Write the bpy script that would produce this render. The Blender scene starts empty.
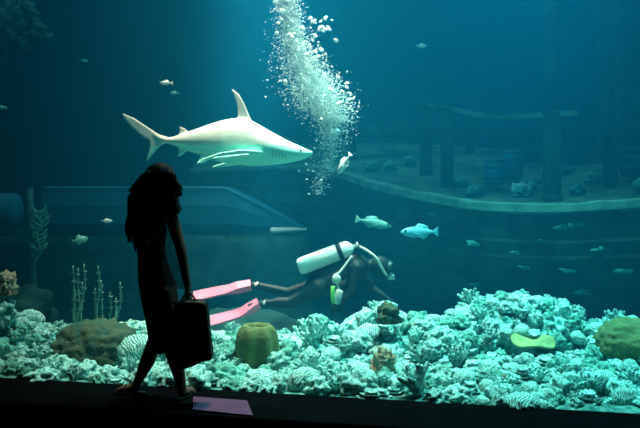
import bpy, bmesh, math, random
from mathutils import Vector, Matrix, noise

random.seed(7)
S = bpy.context.scene
COL = S.collection
PI = math.pi

# ------------------------------------------------------------------ camera, world, lamps, exposure
CAM_Z = 1.5
cam_d = bpy.data.cameras.new('camera')
cam = bpy.data.objects.new('camera', cam_d)
COL.objects.link(cam)
cam.location = (0, 0, CAM_Z)
cam.rotation_euler = (PI / 2, 0, 0)
cam_d.sensor_width = 36.0
cam_d.lens = 36.0 * 800 / 640
cam_d.shift_y = -39 / 640
cam_d.clip_end = 60
S.camera = cam

w = bpy.data.worlds.new('dark_hall')
S.world = w
w.use_nodes = True
w.node_tree.nodes['Background'].inputs[0].default_value = (0.002, 0.004, 0.006, 1)
w.node_tree.nodes['Background'].inputs[1].default_value = 0.2

S.view_settings.view_transform = 'Standard'
S.view_settings.look = 'None'
S.view_settings.gamma = 1.0
S.view_settings.use_curve_mapping = False
S.view_settings.exposure = -0.95


def area_lamp(name, loc, sx, sy, power, color, rot=(0, 0, 0), spread=PI):
    d = bpy.data.lights.new(name, 'AREA')
    d.shape = 'RECTANGLE'
    d.size, d.size_y = sx, sy
    d.energy = power
    d.color = color
    d.spread = spread
    o = bpy.data.objects.new(name, d)
    COL.objects.link(o)
    o.location = loc
    o.rotation_euler = rot
    return o


# lamps hanging over the tank, just under the water surface; bubble and diver spots are added
area_lamp('tank_lamp_row', (-0.1, 10.3, 7.7), 7.0, 8.0, 310, (0.42, 0.88, 1.0), spread=math.radians(130))
area_lamp('tank_lamp_reef', (1.7, 6.6, 7.6), 0.8, 0.6, 390, (0.30, 0.96, 1.0), spread=math.radians(58))
area_lamp('tank_lamp_shark', (-0.4, 7.2, 7.6), 0.8, 0.6, 280, (1.0, 0.68, 0.54), spread=math.radians(44))
area_lamp('added_spot_bubbles', (-0.1, 8.0, 7.6), 0.4, 0.4, 48, (0.75, 1.0, 0.95), spread=math.radians(26))  # unseen spot added to brighten the bubble plume
area_lamp('added_spot_diver', (-0.7, 9.8, 7.6), 0.5, 0.5, 85, (1.0, 0.66, 0.62),  # unseen narrow spot added to light the pink fins
          rot=(Vector((-0.62, 7.8, 0.3)) - Vector((-0.7, 9.8, 7.6))).to_track_quat('-Z', 'Y').to_euler(), spread=math.radians(18))
area_lamp('tank_lamp_left', (-2.6, 6.9, 7.6), 0.8, 0.6, 30, (0.45, 1.0, 0.95), spread=math.radians(50))


# ------------------------------------------------------------------ helpers
def P(px, py, Y):
    """point at depth Y that stands at pixel (px, py) of the photograph"""
    return Vector(((px - 320) / 800 * Y, Y, CAM_Z - (py - 175) / 800 * Y))


def link(o):
    COL.objects.link(o)
    return o


def finish(name, bm, material, parent=None, smooth=True, mods=()):
    me = bpy.data.meshes.new(name)
    bmesh.ops.recalc_face_normals(bm, faces=bm.faces[:])
    bm.to_mesh(me)
    bm.free()
    if smooth:
        me.polygons.foreach_set('use_smooth', [True] * len(me.polygons))
    me.materials.append(material)
    o = bpy.data.objects.new(name, me)
    link(o)
    if parent is not None:
        o.parent = parent
        o.matrix_parent_inverse = Matrix.Translation(-parent.location)
    for kind, kw in mods:
        m = o.modifiers.new(kind.lower(), kind)
        for k, v in kw.items():
            setattr(m, k, v)
    return o


def tag(o, label, cat, group=None, kind=None):
    o['label'] = label
    o['category'] = cat
    if group:
        o['group'] = group
    if kind:
        o['kind'] = kind
    return o


def thing(name, label, cat, loc=(0, 0, 0), group=None):
    o = bpy.data.objects.new(name, None)
    link(o)
    o.location = loc
    o.empty_display_size = 0.1
    return tag(o, label, cat, group)


def plabel(o, label):
    o['label'] = label
    return o


def struct(o, label=None):
    o['kind'] = 'structure'
    if label:
        o['label'] = label
    return o


def mat(name, c1, c2=None, scale=8.0, rough=0.7, spec=0.3, bump=0.0, bscale=30.0, kind='NOISE', mix=(0.4, 0.6),
        rnd=0.0, metallic=0.0):
    m = bpy.data.materials.new(name)
    m.use_nodes = True
    nt = m.node_tree
    b = nt.nodes['Principled BSDF']
    b.inputs['Roughness'].default_value = rough
    b.inputs['Specular IOR Level'].default_value = spec
    b.inputs['Metallic'].default_value = metallic
    tc = nt.nodes.new('ShaderNodeTexCoord')
    if c2 is None:
        c2 = tuple(x * 0.85 for x in c1)
    if kind == 'VORONOI':
        t = nt.nodes.new('ShaderNodeTexVoronoi')
        out = t.outputs['Distance']
    elif kind == 'WAVE':
        t = nt.nodes.new('ShaderNodeTexWave')
        t.inputs['Distortion'].default_value = 9
        t.inputs['Detail'].default_value = 3
        out = t.outputs['Fac']
    else:
        t = nt.nodes.new('ShaderNodeTexNoise')
        t.inputs['Detail'].default_value = 5
        out = t.outputs['Fac']
    t.inputs['Scale'].default_value = scale
    nt.links.new(tc.outputs['Object'], t.inputs['Vector'])
    mr = nt.nodes.new('ShaderNodeMapRange')
    mr.inputs['From Min'].default_value, mr.inputs['From Max'].default_value = mix
    nt.links.new(out, mr.inputs['Value'])
    mx = nt.nodes.new('ShaderNodeMix')
    mx.data_type = 'RGBA'
    mx.inputs[6].default_value = (*c1, 1)
    mx.inputs[7].default_value = (*c2, 1)
    nt.links.new(mr.outputs['Result'], mx.inputs[0])
    col = mx.outputs[2]
    if rnd:
        oi = nt.nodes.new('ShaderNodeObjectInfo')
        hs = nt.nodes.new('ShaderNodeHueSaturation')
        r2 = nt.nodes.new('ShaderNodeMapRange')
        r2.inputs['To Min'].default_value, r2.inputs['To Max'].default_value = 1 - rnd, 1 + rnd * 0.6
        nt.links.new(oi.outputs['Random'], r2.inputs['Value'])
        nt.links.new(r2.outputs['Result'], hs.inputs['Value'])
        nt.links.new(col, hs.inputs['Color'])
        col = hs.outputs['Color']
    nt.links.new(col, b.inputs['Base Color'])
    if bump:
        n2 = nt.nodes.new('ShaderNodeTexNoise')
        n2.inputs['Scale'].default_value = bscale
        n2.inputs['Detail'].default_value = 4
        bp = nt.nodes.new('ShaderNodeBump')
        bp.inputs['Strength'].default_value = bump
        bp.inputs['Distance'].default_value = 0.02
        nt.links.new(tc.outputs['Object'], n2.inputs['Vector'])
        nt.links.new(n2.outputs['Fac'], bp.inputs['Height'])
        nt.links.new(bp.outputs['Normal'], b.inputs['Normal'])
    return m


def frame_of(d):
    d = d.normalized()
    up = Vector((0, 0, 1)) if abs(d.z) < 0.9 else Vector((1, 0, 0))
    a = d.cross(up).normalized()
    return a, a.cross(d).normalized()


def add_ball(bm, c, r, rot=None, u=14, v=9):
    """ellipsoid with radii r"""
    if not hasattr(r, '__len__'):
        r = (r, r, r)
    M = Matrix.Translation(Vector(c))
    if rot is not None:
        M = M @ rot.to_4x4()
    M = M @ Matrix.Diagonal((r[0], r[1], r[2], 1))
    bmesh.ops.create_uvsphere(bm, u_segments=u, v_segments=v, radius=1, matrix=M)


def add_capsule(bm, p0, p1, r0, r1, seg=12):
    """tapered limb section with round ends"""
    p0, p1 = Vector(p0), Vector(p1)
    d = p1 - p0
    L = d.length
    if L < 1e-6:
        return add_ball(bm, p0, r0)
    dn = d / L
    a, b = frame_of(dn)
    rings = []
    for k in range(1, 5):
        t = k / 4 * PI / 2
        rings.append((p0 - dn * r0 * math.cos(t), r0 * math.sin(t)))
    for k in range(0, 4):
        t = k / 4 * PI / 2
        rings.append((p1 + dn * r1 * math.sin(t), r1 * math.cos(t)))
    prev = None
    for c, r in rings:
        vs = [bm.verts.new(c + a * r * math.cos(2 * PI * i / seg) + b * r * math.sin(2 * PI * i / seg)) for i in range(seg)]
        if prev:
            for i in range(seg):
                bm.faces.new((prev[i], prev[(i + 1) % seg], vs[(i + 1) % seg], vs[i]))
        else:
            first = vs
        prev = vs
    bm.faces.new(first[::-1])
    bm.faces.new(prev)


def add_chain(bm, pts, rads, seg=12):
    for i in range(len(pts) - 1):
        add_capsule(bm, pts[i], pts[i + 1], rads[i], rads[i + 1], seg)


def smooth_path(pts, n):
    """Catmull-Rom through pts, n steps for each span"""
    pts = [Vector(p) for p in pts]
    q = [pts[0] * 2 - pts[1]] + pts + [pts[-1] * 2 - pts[-2]]
    out = []
    for i in range(1, len(q) - 2):
        for k in range(n):
            t = k / n
            a, b, c, d = q[i - 1], q[i], q[i + 1], q[i + 2]
            out.append(0.5 * ((2 * b) + (c - a) * t + (2 * a - 5 * b + 4 * c - d) * t * t + (3 * b - a - 3 * c + d) * t ** 3))
    out.append(pts[-1])
    return out


def add_tube(bm, pts, rads, seg=8):
    pts = [Vector(p) for p in pts]
    n = len(pts)
    if not hasattr(rads, '__len__'):
        rads = [rads] * n
    prev = first = None
    for i, p in enumerate(pts):
        d = pts[min(i + 1, n - 1)] - pts[max(i - 1, 0)]
        a, b = frame_of(d)
        vs = [bm.verts.new(p + (a * math.cos(2 * PI * k / seg) + b * math.sin(2 * PI * k / seg)) * rads[i]) for k in range(seg)]
        if prev:
            for k in range(seg):
                bm.faces.new((prev[k], prev[(k + 1) % seg], vs[(k + 1) % seg], vs[k]))
        else:
            first = vs
        prev = vs
    bm.faces.new(first[::-1])
    bm.faces.new(prev)


def lerp_list(rads, n):
    m = len(rads) - 1
    out = []
    for i in range(n):
        t = i / (n - 1) * m
        k = min(int(t), m - 1)
        out.append(rads[k] + (rads[k + 1] - rads[k]) * (t - k))
    return out


def add_rings(bm, rings, closed=True):
    """skin a list of equally long point rings; caps the ends"""
    prev = first = None
    for ring in rings:
        vs = [bm.verts.new(p) for p in ring]
        n = len(vs)
        if prev:
            for k in range(n if closed else n - 1):
                bm.faces.new((prev[k], prev[(k + 1) % n], vs[(k + 1) % n], vs[k]))
        else:
            first = vs
        prev = vs
    if closed:
        bm.faces.new(first[::-1])
        bm.faces.new(prev)


def add_box(bm, c, size, rot=None, bevel=0.0):
    M = Matrix.Translation(Vector(c))
    if rot is not None:
        M = M @ rot.to_4x4()
    M = M @ Matrix.Diagonal((*size, 1))
    r = bmesh.ops.create_cube(bm, size=1, matrix=M)
    if bevel:
        es = {e for v in r['verts'] for e in v.link_edges}
        bmesh.ops.bevel(bm, geom=list(es), offset=bevel, segments=2, affect='EDGES', profile=0.5)


def add_plate(bm, outline, thick, normal):
    """solid plate from an outline of points"""
    n = Vector(normal).normalized() * thick / 2
    a = [bm.verts.new(Vector(p) + n) for p in outline]
    b = [bm.verts.new(Vector(p) - n) for p in outline]
    bm.faces.new(a)
    bm.faces.new(b[::-1])
    m = len(a)
    for i in range(m):
        bm.faces.new((a[i], b[i], b[(i + 1) % m], a[(i + 1) % m]))


def prism(bm, foot, z0, z1):
    a = [bm.verts.new((x, y, z0)) for x, y in foot]
    b = [bm.verts.new((x, y, z1)) for x, y in foot]
    bm.faces.new(a[::-1])
    bm.faces.new(b)
    m = len(a)
    for i in range(m):
        bm.faces.new((a[i], a[(i + 1) % m], b[(i + 1) % m], b[i]))


def box_obj(name, lo, hi, m):
    bm = bmesh.new()
    add_box(bm, [(a + b) / 2 for a, b in zip(lo, hi)], [b - a for a, b in zip(lo, hi)])
    return finish(name, bm, m, smooth=False)


REM = lambda v, it=3: (('REMESH', dict(mode='VOXEL', voxel_size=v, use_smooth_shade=True)),
                       ('SMOOTH', dict(factor=0.5, iterations=it)))

# ------------------------------------------------------------------ materials
M = {}
M['room'] = mat('dark_paint', (0.004, 0.004, 0.005), rough=0.9, spec=0.1)
M['ledge'] = mat('dark_polished_stone', (0.002, 0.003, 0.004), (0.003, 0.004, 0.005), 5, rough=0.30, spec=0.06, bump=0.05, bscale=60)
M['plum'] = mat('plum_reflection', (0.12, 0.035, 0.10), (0.10, 0.03, 0.085), 8, rough=0.5)
M['tankwall'] = mat('blue_tank_paint', (0.012, 0.085, 0.17), (0.010, 0.07, 0.14), 0.5, rough=0.8, spec=0.1)
M['tankside'] = mat('dark_blue_tank_paint', (0.008, 0.035, 0.06), rough=0.8, spec=0.1)
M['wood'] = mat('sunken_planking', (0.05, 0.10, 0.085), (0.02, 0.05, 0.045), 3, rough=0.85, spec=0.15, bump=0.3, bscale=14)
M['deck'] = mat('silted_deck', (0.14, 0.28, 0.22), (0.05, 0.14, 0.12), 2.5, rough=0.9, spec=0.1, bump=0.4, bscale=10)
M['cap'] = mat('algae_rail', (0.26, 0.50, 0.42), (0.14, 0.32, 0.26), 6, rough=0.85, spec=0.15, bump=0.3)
M['boat'] = mat('pale_blue_boat_paint', (0.035, 0.23, 0.38), (0.025, 0.18, 0.31), 2.0, rough=0.6, spec=0.3)
M['rock'] = mat('dark_rock', (0.012, 0.055, 0.055), (0.006, 0.03, 0.03), 4, rough=0.9, spec=0.1, bump=0.5, bscale=12)
M['reef'] = mat('pale_reef_rock', (0.40, 0.84, 0.80), (0.02, 0.23, 0.22), 18, rough=0.85, spec=0.2, bump=0.6, bscale=45, mix=(0.38, 0.62))
M['bed'] = mat('reef_rubble', (0.16, 0.40, 0.36), (0.03, 0.15, 0.14), 14, rough=0.9, spec=0.1, bump=0.6, bscale=40, mix=(0.4, 0.6))
M['reef2'] = mat('pale_coral_skin', (0.56, 0.95, 0.92), (0.03, 0.32, 0.30), 4.5, rough=0.8, spec=0.2, bump=0.5, bscale=60, mix=(0.42, 0.62), rnd=0.3)
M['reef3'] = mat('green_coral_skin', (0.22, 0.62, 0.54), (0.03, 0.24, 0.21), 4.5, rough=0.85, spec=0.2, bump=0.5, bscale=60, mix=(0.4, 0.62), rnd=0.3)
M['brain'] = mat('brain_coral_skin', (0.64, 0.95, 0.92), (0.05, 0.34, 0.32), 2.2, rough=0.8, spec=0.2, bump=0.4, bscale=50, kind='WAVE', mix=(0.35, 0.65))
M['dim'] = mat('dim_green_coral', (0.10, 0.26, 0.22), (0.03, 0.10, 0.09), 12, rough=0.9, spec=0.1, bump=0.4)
M['olive'] = mat('olive_sponge', (0.19, 0.25, 0.11), (0.12, 0.18, 0.08), 9, rough=0.9, spec=0.1, bump=0.5, bscale=40)
M['yellow'] = mat('yellow_plate_coral', (0.36, 0.46, 0.20), (0.22, 0.34, 0.16), 12, rough=0.85, spec=0.1, bump=0.3)
M['brown'] = mat('brown_coral', (0.085, 0.12, 0.075), (0.04, 0.11, 0.09), 12, rough=0.9, spec=0.1, bump=0.5, bscale=50)
M['rust'] = mat('rusty_pink_coral', (0.42, 0.30, 0.22), (0.18, 0.28, 0.20), 14, rough=0.9, spec=0.1, bump=0.5, bscale=50)
M['whip'] = mat('pale_sea_whip', (0.20, 0.50, 0.42), (0.12, 0.34, 0.28), 20, rough=0.9, spec=0.1)
M['pipe'] = mat('dull_pipe', (0.06, 0.16, 0.16), (0.03, 0.09, 0.09), 10, rough=0.7)
M['suit'] = mat('black_neoprene', (0.005, 0.018, 0.022), (0.008, 0.026, 0.030), 20, rough=0.6, spec=0.25)
M['vest'] = mat('dark_buoyancy_vest', (0.012, 0.02, 0.03), rough=0.7)
M['pinkfin'] = mat('pink_rubber', (0.98, 0.26, 0.42), (0.95, 0.21, 0.36), 6, rough=0.45, spec=0.4)
M['white'] = mat('white_enamel', (0.93, 0.95, 0.93), (0.88, 0.92, 0.90), 6, rough=0.3, spec=0.5)
M['steel'] = mat('brushed_steel', (0.6, 0.65, 0.66), rough=0.3, metallic=0.9)
M['hose'] = mat('pale_hose', (0.55, 0.62, 0.58), rough=0.5)
M['greenhose'] = mat('lime_hose', (0.25, 0.75, 0.15), rough=0.5)
M['skin'] = mat('skin', (0.13, 0.075, 0.055), rough=0.6)
M['hair'] = mat('dark_hair', (0.008, 0.006, 0.005), rough=0.5, spec=0.3)
M['dress'] = mat('black_cotton', (0.008, 0.008, 0.010), rough=0.9, spec=0.1)
M['leather'] = mat('black_leather', (0.010, 0.009, 0.010), rough=0.55, spec=0.2)
M['eye'] = mat('dark_eye', (0.01, 0.01, 0.01), rough=0.1, spec=0.6)
M['glassy'] = mat('mask_lens', (0.05, 0.12, 0.13), rough=0.08, spec=0.7)
M['bluefish'] = mat('bright_blue_fish', (0.10, 0.62, 0.85), (0.25, 0.80, 0.90), 20, rough=0.35, spec=0.5)
M['silverfish'] = mat('silver_fish', (0.85, 0.90, 0.88), (0.70, 0.80, 0.78), 20, rough=0.35, spec=0.5)
M['dullfish'] = mat('dull_teal_fish', (0.14, 0.42, 0.42), (0.24, 0.56, 0.50), 14, rough=0.5)
M['barrel'] = mat('blue_barrel_paint', (0.07, 0.28, 0.46), (0.05, 0.20, 0.34), 5, rough=0.6)
M['bubble'] = mat('air_bubble', (0.86, 0.98, 0.95), (0.80, 0.95, 0.93), 10, rough=0.12, spec=0.8)

for k_ in ('ledge', 'room'):
    M[k_].node_tree.nodes['Principled BSDF'].inputs['IOR'].default_value = 1.03

# shark: pale sandy back, white belly with its teal shade painted in
m = mat('shark_skin', (0.84, 0.82, 0.74), (0.74, 0.73, 0.66), 7, rough=0.5, spec=0.3)
nt = m.node_tree
bs = nt.nodes['Principled BSDF']
src = bs.inputs['Base Color'].links[0].from_socket
tc = nt.nodes.new('ShaderNodeTexCoord')
sp = nt.nodes.new('ShaderNodeSeparateXYZ')
nt.links.new(tc.outputs['Object'], sp.inputs[0])
rng = nt.nodes.new('ShaderNodeMapRange')
rng.inputs['From Min'].default_value, rng.inputs['From Max'].default_value = -0.055, -0.046
nt.links.new(sp.outputs['Z'], rng.inputs['Value'])
mx = nt.nodes.new('ShaderNodeMix')
mx.data_type = 'RGBA'
mx.inputs[6].default_value = (0.42, 0.90, 0.78, 1)
nt.links.new(rng.outputs['Result'], mx.inputs[0])
nt.links.new(src, mx.inputs[7])
nt.links.new(mx.outputs[2], bs.inputs['Base Color'])
M['shark'] = m

# sheer black cloth: lets part of the light through
m = bpy.data.materials.new('sheer_black_cloth')
m.use_nodes = True
nt = m.node_tree
tr = nt.nodes.new('ShaderNodeBsdfTransparent')
ms = nt.nodes.new('ShaderNodeMixShader')
nz = nt.nodes.new('ShaderNodeTexNoise')
nz.inputs['Scale'].default_value = 9
mr = nt.nodes.new('ShaderNodeMapRange')
mr.inputs['To Min'].default_value, mr.inputs['To Max'].default_value = 0.2, 0.6
nt.links.new(nz.outputs['Fac'], mr.inputs['Value'])
nt.links.new(mr.outputs['Result'], ms.inputs[0])
nt.nodes['Principled BSDF'].inputs['Base Color'].default_value = (0.012, 0.014, 0.014, 1)
nt.links.new(tr.outputs[0], ms.inputs[1])
nt.links.new(nt.nodes['Principled BSDF'].outputs[0], ms.inputs[2])
nt.links.new(ms.outputs[0], nt.nodes['Material Output'].inputs['Surface'])
M['sheer'] = m

# clear acrylic: no reflection is seen in the dark hall
m = bpy.data.materials.new('clear_acrylic')
m.use_nodes = True
nt = m.node_tree
nt.nodes.remove(nt.nodes['Principled BSDF'])
tr = nt.nodes.new('ShaderNodeBsdfTransparent')
tr.inputs[0].default_value = (0.985, 0.995, 0.99, 1)
nt.links.new(tr.outputs[0], nt.nodes['Material Output'].inputs['Surface'])
M['acrylic'] = m

# sea water: scatters and absorbs
m = bpy.data.materials.new('sea_water')
m.use_nodes = True
nt = m.node_tree
nt.nodes.remove(nt.nodes['Principled BSDF'])
vs = nt.nodes.new('ShaderNodeVolumeScatter')
vs.inputs['Color'].default_value = (0.010, 0.41, 0.82, 1)
vs.inputs['Density'].default_value = 0.078
vs.inputs['Anisotropy'].default_value = 0.25
va = nt.nodes.new('ShaderNodeVolumeAbsorption')
va.inputs['Color'].default_value = (0.10, 0.70, 0.78, 1)
va.inputs['Density'].default_value = 0.12
ad = nt.nodes.new('ShaderNodeAddShader')
nt.links.new(vs.outputs[0], ad.inputs[0])
nt.links.new(va.outputs[0], ad.inputs[1])
nt.links.new(ad.outputs[0], nt.nodes['Material Output'].inputs['Volume'])
M['water'] = m

# ------------------------------------------------------------------ the setting
WA = Vector((-2.33, 5.825))
WB = Vector((1.975, 4.938))
WU = (WB - WA).normalized()
WN = Vector((WU.y, -WU.x))            # towards the hall
if WN.y > 0:
    WN = -WN


def win(s, off=0.0):
    """point on the window line, s metres from WA, off metres into the hall"""
    p = WA + WU * s + WN * off
    return (p.x, p.y)


X0, X1, YB, ZT = -8.0, 8.5, 15.6, 7.9
S0, S1 = (X0 - WA.x) / WU.x, (X1 - WA.x) / WU.x

bm = bmesh.new()
prism(bm, [(-9, -4), (9.5, -4), (9.5, win(S1 + 1, -.05)[1]), win(S1, -0.08), win(S0, -0.08), (-9, win(S0 - 1, -.08)[1])], -0.9, -0.30)
struct(finish('floor', bm, M['room'], smooth=False))
bm = bmesh.new()
prism(bm, [win(S0, 0.49), win(S1, 0.49), win(S1, -0.10), win(S0, -0.10)], -0.30, 0.0)
bmesh.ops.bevel(bm, geom=bm.edges[:], offset=0.008, segments=2, affect='EDGES')
struct(finish('trim_1', bm, M['ledge'], smooth=False), 'dark polished ledge running along the foot of the tank window')
bm = bmesh.new()
prism(bm, [win(-0.9, 0.02), win(5.6, 0.02), win(5.6, -0.02), win(-0.9, -0.02)], 0.0, 2.9)
struct(finish('window_1', bm, M['acrylic'], smooth=False), 'clear floor level aquarium window')
bm = bmesh.new()
prism(bm, [win(S0, 0.2), win(S1, 0.2), win(S1, -0.20), win(S0, -0.20)], 2.9, 8.3)  # unseen header, lowered and deepened to keep lamp light off the woman
for sa, sb in ((S0, -0.9), (5.6, S1)):  # unseen side walls added to cut side light on the woman
    prism(bm, [win(sa, 0.1), win(sb, 0.1), win(sb, -0.05), win(sa, -0.05)], 0.0, 2.9)
struct(finish('wall_front', bm, M['room'], smooth=False))
struct(box_obj('ceiling', (-9, -4, 5.4), (9.5, 3.3, 5.6), M['room']))
struct(box_obj('ceiling_tank', (-9, 3.2, 8.3), (9.5, 16, 8.5), M['room']))
struct(box_obj('wall_left', (-9.2, -4, -0.6), (-8.9, 7.2, 8.3), M['room']))
struct(box_obj('wall_right', (9.4, -4, -0.6), (9.7, 7.2, 8.3), M['room']))
struct(box_obj('wall_rear', (-9, -4.3, -0.6), (9.5, -4, 5.5), M['room']))
struct(box_obj('wall_back', (X0 - 0.3, YB, -0.6), (X1 + 0.3, YB + 0.3, 8.3), M['tankwall']))
struct(box_obj('wall_tank_left', (X0 - 0.3, 6.9, -0.6), (X0, YB, 8.3), M['tankside']))
struct(box_obj('wall_tank_right', (X1, 3.6, -0.6), (X1 + 0.3, YB, 8.3), M['tankside']))

bm = bmesh.new()
prism(bm, [win(S0 + 0.01, -0.04), win(S1 - 0.01, -0.04), (X1 - 0.01, YB - 0.01), (X0 + 0.01, YB - 0.01)], -0.88, ZT)
wat = finish('water', bm, M['water'], smooth=False)
struct(wat, 'blue green sea water filling the tank')

# ------------------------------------------------------------------ reef: bed and mounds
MOUNDS = [  # centre x, y, z, radii, label, material key, seed
    (1.72, 6.95, -0.02, 0.76, 0.62, 0.45, 'broad pale knobby coral mound, highest of the reef, at the right', 'reef', 3),
    (1.00, 6.60, -0.05, 0.42, 0.45, 0.34, 'pale rounded coral mound against the left flank of the highest mound', 'reef', 11),
    (2.55, 6.60, -0.05, 0.50, 0.50, 0.30, 'pale coral mound under the olive coral at the right edge', 'reef', 17),
    (0.52, 6.85, -0.05, 0.30, 0.34, 0.40, 'green knobby coral mound right under the scuba diver', 'reef', 23),
    (0.10, 6.55, -0.04, 0.36, 0.34, 0.19, 'flat topped pale coral block below the scuba diver', 'reef', 31),
    (-0.62, 6.60, -0.05, 0.42, 0.38, 0.16, 'low pale coral mound around the olive barrel sponge', 'reef', 37),
    (-1.20, 6.55, -0.05, 0.40, 0.40, 0.25, 'pale coral mound just behind the woman with the bag', 'reef', 41),
    (-2.62, 6.75, -0.05, 0.42, 0.40, 0.32, 'pale coral mound at the left end of the reef', 'reef', 43),
]


def bed(x, y):
    d = (Vector((x, y)) - WA).dot(-WN)         # metres behind the window
    h = -0.02 + 0.05 * min(d, 1.0)
    h += 0.06 * noise.noise((x * 1.4, y * 1.4, 2.0)) * min(1, d * 2) + 0.03 * noise.noise((x * 5, y * 5, 7.0)) * min(1, d * 3)
    if d > 1.7:
        h -= min((d - 1.7) * 0.9, 0.5)
    return h


def height(x, y):
    h = bed(x, y)
    for cx, cy, cz, rx, ry, rz, *_ in MOUNDS:
        q = 1 - ((x - cx) / rx) ** 2 - ((y - cy) / ry) ** 2
        if q > 0:
            h = max(h, cz + rz * math.sqrt(q))
    return h


bm = bmesh.new()
NX, NY = 240, 110
grid = []
for j in range(NY + 1):
    row = []
    for i in range(NX + 1):
        s = (S0 + 0.05) + (S1 - S0 - 0.1) * i / NX
        d = 0.06 + 9.2 * (j / NY) ** 1.7
        p = Vector(win(s, -d))
        p.y = min(p.y, YB - 0.02)
        row.append(bm.verts.new((p.x, p.y, bed(p.x, p.y) + 0.02 * noise.noise((p.x * 14, p.y * 14, 1)) * min(1, d * 3))))
    grid.append(row)
for j in range(NY):
    for i in range(NX):
        bm.faces.new((grid[j][i], grid[j][i + 1], grid[j + 1][i + 1], grid[j + 1][i]))
struct(finish('tank_floor', bm, M['bed'], mods=(('SOLIDIFY', dict(thickness=0.2, offset=-1)),)), 'pale rubbly reef bed on the tank floor')


def lumpy(bm, radii, seed, subdiv=5, big=0.16, cell=9.0, cellamp=0.06, fine=0.02, flat=-0.35):
    """knobby boulder round the origin; below flat it is cut level"""
    rx, ry, rz = radii
    R = (rx * ry * rz) ** (1 / 3)
    off = Vector((seed * 3.17, seed * 1.31, seed * 0.77))
    r = bmesh.ops.create_icosphere(bm, subdivisions=subdiv, radius=1)
    for v in r['verts']:
        n = v.co.normalized()
        p = Vector((n.x * rx, n.y * ry, n.z * rz))
        k = 1 + big * noise.noise(n * 1.8 + off)
        dist = noise.voronoi(p * cell + off)[0]
        k += (0.42 - dist[0]) * cellamp / R * 1.6
        k += fine / R * noise.turbulence(p * cell * 2.6 + off, 3, False)
        v.co = p * k
        if v.co.z < flat * rz:
            v.co.z = flat * rz


for cx, cy, cz, rx, ry, rz, lab, mk, sd in MOUNDS:
    bm = bmesh.new()
    lumpy(bm, (rx, ry, rz), sd, 6, big=0.10, cell=12, cellamp=0.075, fine=0.03, flat=-0.2)
    o = finish('coral_mound', bm, M[mk])
    o.location = (cx, cy, cz)
    tag(o, lab, 'coral')

# ---- small coral pieces: prototypes, then copies
SMALL = {}


def proto(kind, seed):
    bm = bmesh.new()
    if kind == 'coral_lump':
        lumpy(bm, (1, 0.9, 0.75), seed, 4, big=0.35, cell=2.6, cellamp=0.28, fine=0.10, flat=-0.4)
        return finish('coral_lump', bm, M['reef2'] if seed % 3 else M['reef3'])
    if kind == 'brain_coral':
        lumpy(bm, (1, 1, 0.8), seed, 4, big=0.12, cell=5.0, cellamp=0.10, fine=0.06, flat=-0.4)
        return finish('brain_coral', bm, M['brain'])
    if kind == 'finger_coral':
        rr = random.Random(seed)
        for _ in range(16):
            a, t = rr.uniform(0, 2 * PI), rr.uniform(0.2, 1.5)
            d = Vector((math.cos(a) * t, math.sin(a) * t, 1)).normalized()
            L = rr.uniform(0.8, 1.3)
            mid = d * L * 0.5 + Vector((rr.uniform(-.1, .1), rr.uniform(-.1, .1), 0))
            add_chain(bm, [Vector((0, 0, -0.2)), mid, d * L], [0.22, 0.17, 0.12], 8)
            e = mid + Vector((rr.uniform(-.4, .4), rr.uniform(-.4, .4), 0.4))
            add_capsule(bm, mid, e, 0.15, 0.10, 8)
        return finish('finger_coral', bm, M['reef2'])
    if kind == 'plate_coral':
        for k in range(3):
            ring, n = [], 26
            z = -0.1 + 0.28 * k
            for q in range(n):
                a = 2 * PI * q / n
                r_ = (1.0 - 0.2 * k) * (1 + 0.14 * noise.noise((math.cos(a) * 2, math.sin(a) * 2, seed + k)))
                ring.append(Vector((r_ * math.cos(a) + 0.1 * k, r_ * math.sin(a), z + 0.12 * noise.noise((math.cos(a) * 3, math.sin(a) * 3, seed * 2 + k)))))
            cen = Vector((0.1 * k, 0, z - 0.12))
            inner = [cen + (p - cen) * 0.5 - Vector((0, 0, 0.06)) for p in ring]
            low = [p - Vector((0, 0, 0.07)) for p in ring]
            core = [cen + (p - cen) * 0.2 - Vector((0, 0, 0.22)) for p in ring]
            add_rings(bm, [core, low, ring, inner])
        return finish('plate_coral', bm, M['reef2'])


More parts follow.
